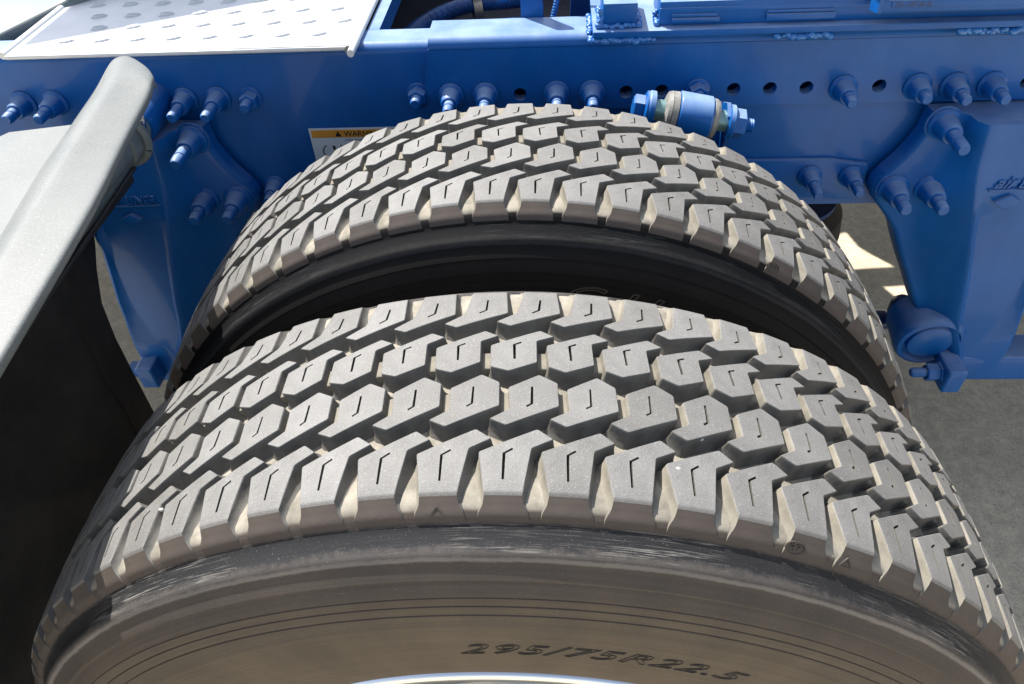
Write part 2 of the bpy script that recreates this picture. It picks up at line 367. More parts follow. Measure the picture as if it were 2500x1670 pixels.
# polygons for one tread pitch: (s in pitches, y from the tyre's middle)
ROW = {
 1: [(-1.303, .3025), (-.37, .3212), (-.117, .3135), (-.475, .3058), (-.59, .2722), (-1.195, .2722)],
 2: [(-.890, .358), (-.375, .3707), (-.055, .363), (-.033, .3416), (-.90, .3243), (-1.178, .330), (-.847, .3387)],
 3: [(-.25, .4012), (.62, .418), (.875, .412), (.562, .4059), (.588, .3833), (.09, .3737), (-.216, .3788)],
 4: [(-.695, .4688), (-.05, .4688), (.008, .440), (-.926, .4238), (-1.184, .4293), (-.81, .4399)],
}
SIP = {1: [(-.896, .2822), (-.897, .301), (-.778, .3043)], 2: [(-.49, .358), (-.487, .3432), (-.56, .3411)],
       3: [(.178, .387), (.155, .4015), (.262, .4037)], 4: [(-.39, .456), (-.405, .4432), (-.52, .4401)]}
def offset_poly(P_, d):
    """positive d = outwards, P_ counter-clockwise"""
    out = []; N = len(P_)
    for i in range(N):
        a, b, c = Vector(P_[i - 1]), Vector(P_[i]), Vector(P_[(i + 1) % N])
        n1 = Vector(((b - a).y, -(b - a).x)).normalized(); n2 = Vector(((c - b).y, -(c - b).x)).normalized()
        m_ = (n1 + n2); L = m_.length
        if L < 1e-6: m_ = n1
        else: m_ = m_ / L
        k_ = min(1 / max(m_.dot(n1), 0.35), 1.9)
        out.append(tuple(b + m_ * d * k_))
    return out
def area(P_): return 0.5 * sum(P_[i - 1][0] * P_[i][1] - P_[i][0] * P_[i - 1][1] for i in range(len(P_)))
def block_mesh(row, N, var=0):
    rnd = random.Random(row * 100 + N * 7 + var); J = lambda a: rnd.uniform(-a, a) if var else 0.0
    pit = 2 * PI / N * R0
    P_ = [(s * pit + J(.0005), y - YC + (J(.0004) if abs(y - YC) < .095 else 0)) for s, y in ROW[row]]
    if area(P_) < 0: P_ = P_[::-1]
    P_ = rounded(P_, 0.0012, 2)
    Q = []
    for i in range(len(P_)):
        a, b = Vector(P_[i]), Vector(P_[(i + 1) % len(P_)]); k_ = max(1, int((b - a).length / 0.009))
        for s in range(k_): Q.append(tuple(a.lerp(b, s / k_)))
    edge = [abs(q[1]) > 0.0975 for q in Q]
    sg = -1 if row == 1 else 1
    rings = []
    #        depth, side offset, shoulder |y|
    spec = [(0.0, -0.0004, 0.0962), (0.0004, 0.0, 0.0978), (0.0018, 0.0002, 0.0989), (0.006, 0.0006, 0.1005), (0.010, 0.0013, 0.1025), (0.0128, 0.0026, 0.1042), (0.0150, 0.0042, 0.1056), (0.0175, 0.0056, 0.1071), (0.0210, 0.0062, 0.1084), (0.0290, 0.0065, 0.1096)]
    def fd(y):
        y = abs(y); return 1.0 if y < .060 else (1.0 - .38 * (y - .06) / .02 if y < .08 else (.62 - .12 * min(1, (y - .08) / .018)))
    for dep, off, sh in spec:
        O = offset_poly(Q, off)
        if row in (1, 4): O = [((o[0], sg * sh) if e else (o[0], sg * min(abs(o[1]), sh))) for o, e in zip(O, edge)]
        rings.append((dep, O, [fd(q[1]) for q in Q]))
    top = rings[0][1]
    jx, jy = J(.0006), J(.0006); sp = [(s * pit + jx + J(.0002), y - YC + jy) for s, y in SIP[row]]; wd = 0.0008 + J(.00015)
    L_ = []; Rr = []
    for i, p in enumerate(sp):
        a = Vector(sp[max(i - 1, 0)]); c = Vector(sp[min(i + 1, 2)]); d = (c - a).normalized(); nn = Vector((-d.y, d.x))
        k_ = 1.0 if i != 1 else 1.25
        ex = d * (-wd if i == 0 else (wd if i == 2 else 0))
        L_.append(tuple(Vector(p) + nn * wd * k_ + ex)); Rr.append(tuple(Vector(p) - nn * wd * k_ + ex))
    hole = L_ + Rr[::-1]
    if row == 2 or row == 3:      # round eye at the free end of the sipe
        pass
    xs = [p[0] for p in top]; ys = [p[1] for p in top]; extra = []
    inner = offset_poly(top, -0.003)
    x = min(xs)
    while x < max(xs):
        y = min(ys)
        while y < max(ys):
            q = (x, y)
            if pip(x, y, inner) and not pip(x, y, offset_poly(hole if area(hole) > 0 else hole[::-1], 0.0015)): extra.append(q)
            y += 0.008
        x += 0.008
    bm = bmesh.new()
    def mp(p, dep):
        r = rtop(p[1]) - dep; t = p[0] / R0
        return bm.verts.new((r * math.sin(t), p[1], r * math.cos(t)))
    vo, fs = cdt(top, [hole], extra)
    V = [mp(p, 0.0) for p in vo]
    for f_ in fs:
        fc = bm.faces.new([V[i] for i in f_]); fc.material_index = 0; fc.smooth = True
    prev = [mp(p, 0.0) for p in top]
    for k_, (dep, O, FD) in enumerate(rings[1:]):
        cur = [mp(p, dep * (f1 if k_ > 1 else 1)) for p, f1 in zip(O, FD)]
        for i in range(len(O)):
            j = (i + 1) % len(O); fc = bm.faces.new((prev[i], prev[j], cur[j], cur[i])); fc.smooth = True
            sh = edge[i] and edge[j]
            n2 = Vector(O[j]) - Vector(O[i]); lat = n2.y < -abs(n2.x) * .9  # light painted in: dusty tone on sun-facing walls, grey on shaded ones
            fc.material_index = 0 if (k_ == 0 or (sh and k_ < 2)) else (3 if sh else (1 if lat else 4))
        prev = cur
    A = [mp(p, 0) for p in hole]; B = [mp(p, 0.0055) for p in hole]
    for i in range(6):
        j = (i + 1) % 6; fc = bm.faces.new((A[i], B[i], B[j], A[j])); fc.material_index = 2
    for q in ((0, 1, 4, 5), (1, 2, 3, 4)): fc = bm.faces.new([B[i] for i in q]); fc.material_index = 2
    if row in (2, 3):      # shallow tie bar bridging to the block on the left
        if row == 2: TB_ = [(-1.08, .3425), (-1.08, .3555), (-1.05, .3585), (-.83, .3600), (-.80, .3590), (-.80, .3405), (-1.04, .3405)]
        else: TB_ = [(-.47, .3850), (-.47, .3965), (-.43, .3995), (-.20, .4000), (-.17, .3980), (-.17, .3825), (-.43, .3825)]
        TP = [(s_ * pit, y_ - YC) for s_, y_ in TB_]
        if area(TP) < 0: TP = TP[::-1]
        pv = None
        for dp, of in ((.0068, -.0010), (.0072, -.0004), (.0085, 0.0), (.017, .0012)):
            rg_ = [mp(p, dp) for p in offset_poly(TP, of)]
            if pv is None: fc = bm.faces.new(rg_); fc.material_index = 1
            else:
                for i in range(len(rg_)): fc = bm.faces.new((pv[i], pv[(i + 1) % len(rg_)], rg_[(i + 1) % len(rg_)], rg_[i])); fc.material_index = 1; fc.smooth = True
            pv = rg_
    bmesh.ops.remove_doubles(bm, verts=bm.verts, dist=5e-6)
    bmesh.ops.recalc_face_normals(bm, faces=bm.faces)
    # make sure the top faces outwards
    s_ = sum(f_.normal.dot(f_.calc_center_median().normalized()) for f_ in bm.faces if f_.material_index == 0)
    if s_ < 0: bmesh.ops.reverse_faces(bm, faces=bm.faces)
    for e in bm.edges:
        if len(e.link_faces) == 2 and e.calc_face_angle(0) > math.radians(38): e.smooth = False
    me = bpy.data.meshes.new('tread_block'); bm.to_mesh(me); bm.free()
    for m_ in (TOP, SIDE_R, SIPE, SHOULD, SIDE_G): me.materials.append(m_)
    return me

SIDEPROF = [(.1020, .4944), (.1034, .4937), (.1050, .4925), (.1066, .4909), (.1082, .4890), (.1094, .4862), (.1108, .4840), (.1140, .4822), (.1185, .4795), (.1225, .4785), (.1262, .4778), (.1280, .4765), (.1292, .4738), (.1296, .4718),
            (.1318, .4672), (.1345, .4638), (.1362, .4612), (.1359, .4606), (.1362, .4590), (.1376, .4575), (.1412, .4486), (.1415, .4480), (.1409, .4477), (.1409, .4472), (.1418, .4468),
            (.1427, .4392), (.1421, .4388), (.1421, .4383), (.1431, .4379), (.1440, .4297), (.1434, .4293), (.1434, .4288), (.1444, .4284), (.1453, .4160), (.1458, .4150), (.1458, .4120), (.1462, .4000),
            (.1460, .3880), (.1450, .3700), (.1428, .3500), (.1390, .3300), (.1335, .3120), (.1260, .3000), (.1215, .2935), (.117, .289), (.10, .286)]
def casing_mesh():
    prof = [(-y, r) for y, r in SIDEPROF[::-1]] + [(-.0995, .4950), (-.092, .4953), (-.082, .4944), (-.072, .4926), (-.062, .4908), (-.04, .4912), (0, .4918), (.04, .4912), (.062, .4908), (.072, .4926), (.082, .4944), (.092, .4953), (.0995, .4950)] + SIDEPROF
    bm = bmesh.new(); n = 288; rings = []
    for k in range(n):
        t = 2 * PI * k / n; rings.append([bm.verts.new((r * math.sin(t), y, r * math.cos(t))) for y, r in prof])
    for k in range(n):
        a, b = rings[k], rings[(k + 1) % n]
        for i in range(len(prof) - 1): fc = bm.faces.new((a[i], a[i + 1], b[i + 1], b[i])); fc.smooth = True
    bmesh.ops.recalc_face_normals(bm, faces=bm.faces)
    for e in bm.edges:
        if len(e.link_faces) == 2 and e.calc_face_angle(0) > math.radians(50): e.smooth = False
    me = bpy.data.meshes.new('tyre'); bm.to_mesh(me); bm.free(); me.materials.append(CASING); return me
CASE_ME = casing_mesh()

def rim_parts(parent, yc):
    prof = [(-.1160, .2960), (-.1245, .2992), (-.1295, .2982), (-.1315, .2935), (-.1312, .2850), (-.1255, .2768), (-.117, .2742), (-.105, .2735), (-.09, .272), (-.07, .268), (-.04, .262), (.02, .258), (.06, .262), (.11, .275), (.122, .289)]
    bm = bmesh.new(); n = 160; rings = []
    for k in range(n):
        t = 2 * PI * k / n; rings.append([bm.verts.new((r * math.sin(t), yc + y, r * math.cos(t))) for y, r in prof])
    for k in range(n):
        a, b = rings[k], rings[(k + 1) % n]
        for i in range(len(prof) - 1): bm.faces.new((a[i], a[i + 1], b[i + 1], b[i]))
    rim = finish('rim', bm, CHROME, parent, smooth=True)
    return rim

def text_on_sidewall(name, body, th0, rmid, size, ys, parent, mat, xs=1.4, shear=0.35, depth=0.0007, outline=0.0003, arc_fill=True):
    # outlined raised letters: thin bevelled edge round each glyph
    bm = text_mesh(body, size, 0.0, 0, shear, 1.08)
    # keep only the outline of every glyph and give it a small square section
    edges = [e for e in bm.edges if len(e.link_faces) == 1]
    segs = [(e.verts[0].co.copy(), e.verts[1].co.copy()) for e in edges]; bm.free()
    out = bmesh.new()
    def mp(a, b, h):
        t = th0 + a * xs / rmid; r = rmid + b
        y = None
        for (ya, ra), (yb, rb) in zip(SIDEPROF, SIDEPROF[1:]):
            if rb <= r <= ra: y = ya + (yb - ya) * (ra - r) / max(ra - rb, 1e-6); break
        y = y or .1455
        return Vector((r * math.sin(t), ys - (y + h), r * math.cos(t)))
    for a, b in segs:
        d = (b - a)
        if d.length < 1e-6: continue
        d.normalize(); nn = Vector((-d.y, d.x, 0)) * outline * 0.5; a2 = a - d * outline * .4; b2 = b + d * outline * .4
        lo = [out.verts.new(mp(p.x, p.y, -0.0003)) for p in (a2 + nn, a2 - nn, b2 - nn, b2 + nn)]
        hi = [out.verts.new(mp(p.x, p.y, depth)) for p in (a2 + nn, a2 - nn, b2 - nn, b2 + nn)]
        out.faces.new(hi)
        for i in range(4): out.faces.new((lo[i], lo[(i + 1) % 4], hi[(i + 1) % 4], hi[i]))
    return finish(name, out, mat, parent)

LETTER = mottled('sidewall_lettering', (0.060, 0.051, 0.042), (0.088, 0.074, 0.058), 60, 0.8, bs=0.2)
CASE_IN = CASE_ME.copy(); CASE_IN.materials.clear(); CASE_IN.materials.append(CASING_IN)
def wheel(yc, N, phase, label, vis=(-84, 92)):
    root = thing('truck_wheel', (0, yc, 0), label, 'wheel', 'dual truck wheels behind each other')
    ty = bpy.data.objects.new('tyre', CASE_ME if N == 76 else CASE_IN); link(ty, root)
    pd = 360 / N
    for row in (1, 2, 3, 4):
        mes = [block_mesh(row, N, v_) for v_ in range(5)]; me = mes[0]; rest = []
        for k in range(N):
            a = (k + phase) * pd; a = (a + 180) % 360 - 180
            if vis[0] <= a <= vis[1]:
                o = bpy.data.objects.new('tread_block', random.choice(mes)); link(o, ty); o.rotation_euler = (random.uniform(-.0003, .0003), math.radians(a), random.uniform(-.0003, .0003))
                s_ = 1 - random.uniform(0, 0.0008); o.scale = (s_, 1, s_)
            else: rest.append(a)
        # blocks on the hidden underside, joined
        bm = bmesh.new()
        for a in rest:
            n0 = len(bm.verts); bm.from_mesh(me); bm.verts.ensure_lookup_table()
            bmesh.ops.rotate(bm, verts=bm.verts[n0:], cent=(0, 0, 0), matrix=Matrix.Rotation(math.radians(a), 3, 'Y'))
        m2 = bpy.data.meshes.new('underside_tread'); bm.to_mesh(m2); bm.free()
        for m_ in (TOP, SIDE_R, SIPE, SHOULD, SIDE_G): m2.materials.append(m_)
        o = bpy.data.objects.new('underside_tread', m2); link(o, ty); o['kind'] = 'stuff'
    return root, ty
wf, tf = wheel(YC, 76, 0.0, 'front wheel of the pair, its brown dusty sidewall and big lettering nearest the viewer')
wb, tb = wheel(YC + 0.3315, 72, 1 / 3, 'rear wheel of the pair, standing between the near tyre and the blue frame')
rim = rim_parts(wf, YC); rim_parts(wb, YC + 0.3315)
for a_, sc in ((0.0125, 1), (0.0265, 1)):
    th_ = a_ / .262
    bm = bmesh.new(); add_box(bm, a_ - .0045, a_ + .0045, YC - .102, YC - .085, .2655, .2725)
    finish('wheel_weight', bm, BROWNW, rim)
stone = mottled('pale_stone', (0.5, 0.48, 0.44), (0.7, 0.68, 0.62), 200, 0.7)
for ang, yy, rr_ in ((13.6, .3005, .0022), (-30.5, .3015, .0018), (16.0, .3300, .0016), (-8, .3435, .0012)):
    bm = bmesh.new(); bmesh.ops.create_icosphere(bm, subdivisions=1, radius=rr_); t_ = math.radians(ang)
    for v in bm.verts: v.co = Vector((v.co.x * 1.2, v.co.y * .8, v.co.z)) + Vector((.503 * math.sin(t_), yy, .503 * math.cos(t_)))
    tag(finish('stone', bm, stone), 'tiny pale stone caught in a tread slit, %s' % {13.6: 'just right of centre on the outermost row', -30.5: 'far left on the outermost row', 16.0: 'between middle rows right of centre', -8: 'on a middle row left of centre'}[ang], 'stone', 'stones caught in the tread')
# wheel disc (polished, with hand holes) of the near wheel
hh = [circ(.185 * math.sin(2 * PI * k / 10 + .1), .185 * math.cos(2 * PI * k / 10 + .1), .027, 16) for k in range(10)]
plate('wheel_disc', circ(0, 0, .262, 64), YC - .02, YC - .008, CHROME, wf, hh)
for k in range(10):
    a_ = 2 * PI * k / 10 + .42
    lathe('wheel_nut', (.143 * math.sin(a_), YC - .02, .143 * math.cos(a_)), (0, -1, 0), [(0, .022), (.004, .0215), (.005, .018), (.03, .0165), (.04, .01), (.04, 0)], CHROME, wf, n=18)
lathe('hub', (0, YC - .02, 0), (0, -1, 0), [(0, .11), (.05, .105), (.10, .085), (.115, .07), (.115, 0)], CHROME, wf, n=40)
for w_, ys in ((wf, YC), (wb, YC + .3315)):
    pass
text_on_sidewall('tyre_size_lettering', '295/75R22.5', math.radians(-4.7), .374, .0235, YC, wf, LETTER, xs=1.55)
text_on_sidewall('raised_lettering', 'C H', math.radians(5.5), .414, .032, YC + .3315, wb, LETTER, xs=1.6, outline=.0009)
# moulded marks on the shoulder: small arrows and a ringed number
def shoulder_mark(parent, yc, th, r0, segs, name):
    bm = bmesh.new()
    for (a, b) in segs:
        a, b = Vector(a), Vector(b); d = (b - a).normalized(); nn = Vector((-d.y, d.x)) * .0005
        q = []
        for h in (-0.0004, 0.0007):
            for p in (a + nn, a - nn, b - nn, b + nn):
                # slope of the shoulder between (|y| .0989,r .5008) and (.1098,.4840)
                t = (p.y) / .0200; yy = .1032 + .0072 * t + h * .85 + .0003; rr = .4961 - .0095 * t + h * .5 + .0002
                an = th + p.x / r0; q.append(bm.verts.new((rr * math.sin(an), yc - yy, rr * math.cos(an))))
        bm.faces.new(q[4:])
        for i in range(4): bm.faces.new((q[i], q[(i + 1) % 4], q[4 + (i + 1) % 4], q[4 + i]))
    return finish(name, bm, LETTER, parent)
tri = [((-.005, .012), (0, .001)), ((0, .001), (.005, .012))]
shoulder_mark(wf, YC, math.radians(-4.4), .495, tri, 'wear_mark')
shoulder_mark(wf, YC, math.radians(28.0), .495, tri + [((-.005, .012), (.005, .012))], 'wear_mark')
rg = [((.0075 * math.cos(2 * PI * k / 14), .007 + .0075 * math.sin(2 * PI * k / 14)), (.0075 * math.cos(2 * PI * (k + 1) / 14), .007 + .0075 * math.sin(2 * PI * (k + 1) / 14))) for k in range(14)]
rg += [((-.004, .003), (-.001, .003)), ((-.001, .003), (-.001, .011)), ((-.004, .007), (-.001, .007)), ((-.004, .011), (-.001, .011)), ((.001, .003), (.004, .003)), ((.004, .003), (.002, .011))]
shoulder_mark(wf, YC, math.radians(23.2), .495, rg, 'ringed_number')
shoulder_mark(wb, YC + .3315, math.radians(31.0), .495, rg, 'ringed_number')

# mud flap hanging in the shade behind the forward wheels
mf = thing('mud_flap', (-.705, .6, 0), 'large black rubber flap hanging in deep shade below the mudguard, lower left', 'mud flap')
def flap_sheet(name, poly, x0, th, mat, par, bulge=.012):
    bm = bmesh.new(); vo, fs = cdt(poly, (), [(y, z) for y in [.1 + .07 * k for k in range(13)] for z in [-.4 + .07 * j for j in range(13)] if pip(y, z, poly)])
    V = [bm.verts.new((x0 + bulge * math.sin(p.x * 9 + p.y * 3) * .5 + bulge * math.cos(p.y * 7), p.x, p.y)) for p in vo]
    for f_ in fs: bm.faces.new([V[i] for i in f_])
    bmesh.ops.recalc_face_normals(bm, faces=bm.faces); bmesh.ops.solidify(bm, geom=bm.faces[:], thickness=th)
    return finish(name, bm, mat, par, smooth=True, auto=40)
FL = [(.0, .46), (.95, .40), (.985, .30), (.968, .244), (.935, .208), (.906, .182), (.873, .14), (.856, .078), (.849, -.008), (.85, -.113), (.85, -.42), (.0, -.42)]
flap_sheet('flap', FL, -.712, .008, DARKR, mf)
FB = [(.905, .29), (.99, .30), (.970, .244), (.937, .208), (.908, .182), (.875, .14), (.858, .078), (.851, -.008), (.852, -.113), (.852, -.42), (.799, -.42), (.799, -.02), (.797, .048), (.816, .158), (.863, .235)]
flap_sheet('flap_border', FB, -.707, .007, FLAPB, mf)

# ------------------------------------------------------------------ chassis rail
rail = thing('chassis_rail', (0, 1.0, .225), 'long blue frame rail with a row of bolts and round holes behind the tyres', 'frame rail')
HX = [-.011 + .0489 * k for k in range(-15, 20)]
open_h = [-.011, .136, .185, .283, .332, .381, .478, .672, .72, .77]
def near(x, L_): return any(abs(x - t) < .012 for t in L_)
holes = [circ(x, .42, .0093) for x in open_h]
plate('web', [(-1.6, .225), (1.5, .225), (1.5, .478), (-1.6, .478)], 1.0, 1.008, BLUE, rail, holes)
# upper corner and top flange of the rail, left stretch
def flange(name, x0, x1, yf, zt, rad, back, th):
    bm = bmesh.new(); prof = []
    for k in range(9):
        a = PI / 2 * k / 8; prof.append((yf + rad - rad * math.cos(a), zt - rad + rad * math.sin(a)))
    prof = [(yf, zt - rad - .0005)] + prof + [(back, zt), (back, zt - th), (yf + rad, zt - th), (yf + th, zt - rad), (yf + th, zt - rad - .0005)]
    A = [bm.verts.new((x0, y, z)) for y, z in prof]; B = [bm.verts.new((x1, y, z)) for y, z in prof]
    for i in range(len(prof)): j = (i + 1) % len(prof); bm.faces.new((A[i], A[j], B[j], B[i]))
    bm.faces.new(A); bm.faces.new(B[::-1])
    return finish(name, bm, BLUE, rail, smooth=True, auto=40)
flange('top_flange', -1.6, 1.5, 1.0, .492, .0135, 1.05, .008)
bm = bmesh.new(); add_box(bm, -1.6, 1.5, 1.008, 1.06, .225, .233); finish('bottom_flange', bm, BLUE, rail)
box('hole_backing', (-1.6, 1.5, 1.022, 1.028, .234, .482), BLUE_D, rail, 0)  # dark backing added behind the web so its holes read dark
# outer liner plate
LN = [(-.149, .3955), (1.5, .3955), (1.5, .486), (-.133, .486), (-.1405, .45)]
lh = [circ(x, .4195, .0093) for x in open_h]
plate('liner_plate', LN, .9915, .9995, BLUE, rail, lh)
flange('liner_flange', -.1325, 1.5, .9915, .5, .0145, 1.056, .0078)
plate('lower_liner', rounded([(.30, .252), (.4995, .236), (.4995, .262), (.4995, .298), (.44, .307), (.30, .3075)], .006), .9925, .9995, BLUE, rail, bv=.0015)

def bolt(x, z, y, tip, kind, parent, sc=1.0, dx=0.0):
    if kind == 'collar':
        L_ = y - tip
        o = lathe('frame_bolt', (x, y - .001, z), (dx, -1, 0), [(0, .0078 * sc), (L_ * .72, .0078 * sc), (L_ * .735, .0068 * sc), (L_ * .76, .0068 * sc), (L_ * .775, .0078 * sc), (L_ * .95, .0074 * sc), (L_, .0058 * sc), (L_, 0)], BLUE, parent, n=18)
        lathe('bolt_collar', (x, y - .001, z), (dx, -1, 0), [(0, .0185 * sc), (.0028 * sc, .0185 * sc), (.0036 * sc, .0172 * sc), (.0052 * sc, .0150 * sc), (.018 * sc, .0128 * sc), (.026 * sc, .0118 * sc), (.0275 * sc, .0105 * sc), (.0275 * sc, .0078 * sc)], BLUE, o, n=26)
    else:
        o = lathe('frame_bolt', (x, y - .001, z), (dx, -1, 0), [(0, .0078), (y - tip - .003, .0078), (y - tip, .006), (y - tip, 0)], BLUE, parent, n=16)
        lathe('washer', (x, y - .0005, z), (0, -1, 0), [(0, .0165), (.0028, .0165), (.0034, .0155), (.0034, .007)], BLUE, o, n=26)
        bm = bmesh.new(); add_lathe(bm, (x, y - .004, z), (0, -1, 0), [(0, .0135), (.0125, .0135), (.0145, .0115), (.0145, .007)], n=6, phase=.5)
        finish('hex_nut', bm, BLUE, o)
    return o
TB = [(-.738, 'c', .949), (-.690, 'c', .947), (-.495, 'c', .943), (-.446, 'c', .94), (-.398, 'n', .966), (-.156, 'n', .968),
      (-.108, 'c', .94), (-.059, 'c', .944), (.040, 'c', .946), (.089, 'c', .945), (.234, 'n', .972), (.430, 'c', .945), (.528, 'c', .951), (.576, 'c', .945), (.625, 'c', .945)]
for x, kd, tp in TB:
    bolt(x, .42 - (.002 if x > .4 else 0), 1.0 if x < -.15 else .9915, tp, 'collar' if kd == 'c' else 'nut', rail)
bolt(.417, .280, .9925, .938, 'collar', rail, .95); bolt(.477, .279, .9925, .944, 'collar', rail, .95); bolt(-.401, .274, 1.0, .955, 'collar', rail)

# warning sticker
st = plate('warning_sticker', [(-.3265, .29), (-.195, .29), (-.193, .3705), (-.3265, .3705)], .9988, .99945, WHITE, rail)
plate('orange_band', [(-.3235, .3555), (-.197, .3555), (-.197, .3675), (-.3235, .3675)], .9984, .99875, ORANGE, st)
text_on_web('warning_word', 'WARNING', -.2745, .3572, .99835, .0118, INK, st, .0001, 1.0, 0, 0, .00022)
plate('warning_triangle', [(-.2885, .3572), (-.2785, .3572), (-.2835, .3658)], .9982, .99835, INK, st)
text_on_web('fine_print', 'Lower by hand only', -.2745, .350, .9987, .0048, INK, st, .0001)
tube('pictogram', [(-.305, .9986, .343), (-.3105, .9986, .337), (-.3115, .9986, .33), (-.307, .9986, .323)], .0008, INK, st, n=6)
plate('pictogram', [(-.2965, .342), (-.2925, .342), (-.2895, .327), (-.2925, .324)], .9984, .99875, INK, st)
plate('pictogram', [(-.284, .343), (-.2825, .343), (-.274, .33), (-.276, .329)], .9984, .99875, INK, st)

# ------------------------------------------------------------------ fifth wheel slider on the rail
sld = thing('slider_rail', (.6, 1.0, .5), 'blue welded slide rail with weld beads lying on top of the frame rail, upper right', 'slide rail')
box('base_plate', (.087, 1.4, .9700, 1.09, .5035, .5115), BLUE, sld, .0012)
box('stop_block', (.1, .1435, .984, 1.06, .5118, .5415), BLUE, sld, .0015)
rb = box('rack_bar', (.172, 1.4, .985, 1.06, .5118, .5415), BLUE, sld, .002)
for x0, x1, z0, z1, yy in ((.187, .248, .517, .5215, .9795), (.187, .245, .5225, .526, .9825), (.306, .392, .5165, .524, .979), (.306, .39, .525, .528, .9815), (.172, .46, .5285, .534, .9835)):
    box('rack_step', (x0, x1, yy, .99, z0, z1), BLUE, rb, .001)
cb_ = box('locking_bar', (.4335, 1.4, .949, 1.03, .5335, .5480), BLUE, sld, .0025)
plate('locking_bar_end', [(.949, .533), (.975, .528), (.985, .56), (.949, .556)], .4295, .4345, BLUE, cb_, axis='X')
box('number_plate', (.444, .60, .9475, .950, .5400, .5475), BLUE, cb_, .0006)
text_on_web('stamped_number', 'SD-10R38-IL', .4475, .5405, .9473, .0085, BLUE_D, cb_, .0003, 1.0)
def weld(name, pts, r, parent, jit=.0012):
    bm = bmesh.new()
    P_ = [Vector(p) for p in pts]; tot = 0
    for a, b in zip(P_, P_[1:]):
        n_ = max(2, int((b - a).length / (r * .8)))
        for k in range(n_):
            c = a.lerp(b, k / n_) + Vector([random.uniform(-jit, jit) for _ in range(3)]); s = r * random.uniform(.7, 1.25)
            m_ = Matrix.Translation(c) @ Matrix.Rotation(random.uniform(-.5, .5), 4, 'Y') @ Matrix.Diagonal((s, s * .85, s * .8, 1))
            bmesh.ops.create_icosphere(bm, subdivisions=2, radius=1.0, matrix=m_)
    o = finish(name, bm, BLUE_W, parent, smooth=True); return o
weld('weld_bead', [(.084, .974, .499), (.0835, .99, .504), (.0845, 1.01, .505), (.085, 1.045, .505)], .0042, sld)
weld('weld_bead', [(.0955, .982, .515), (.0965, 1.0, .516), (.0968, 1.04, .517)], .0045, sld)
weld('weld_bead', [(.0955, .984, .518), (.0972, .985, .538)], .0035, sld)
weld('weld_bead', [(.147, .984, .514), (.1475, 1.03, .514)], .004, sld)
weld('weld_bead', [(.169, .985, .514), (.1685, 1.0, .517), (.1695, 1.0, .53)], .0042, sld)
weld('weld_bead', [(.10, .981, .5145), (.144, .981, .5145)], .0036, sld)
weld('weld_bead', [(.092, .9735, .499), (.168, .9735, .4985)], .0052, sld, .0016)
weld('weld_bead', [(.322, .9735, .499), (.392, .9735, .4985)], .0052, sld, .0016)
weld('weld_bead', [(.548, .9735, .4985), (.626, .9735, .4985)], .0052, sld, .0016)

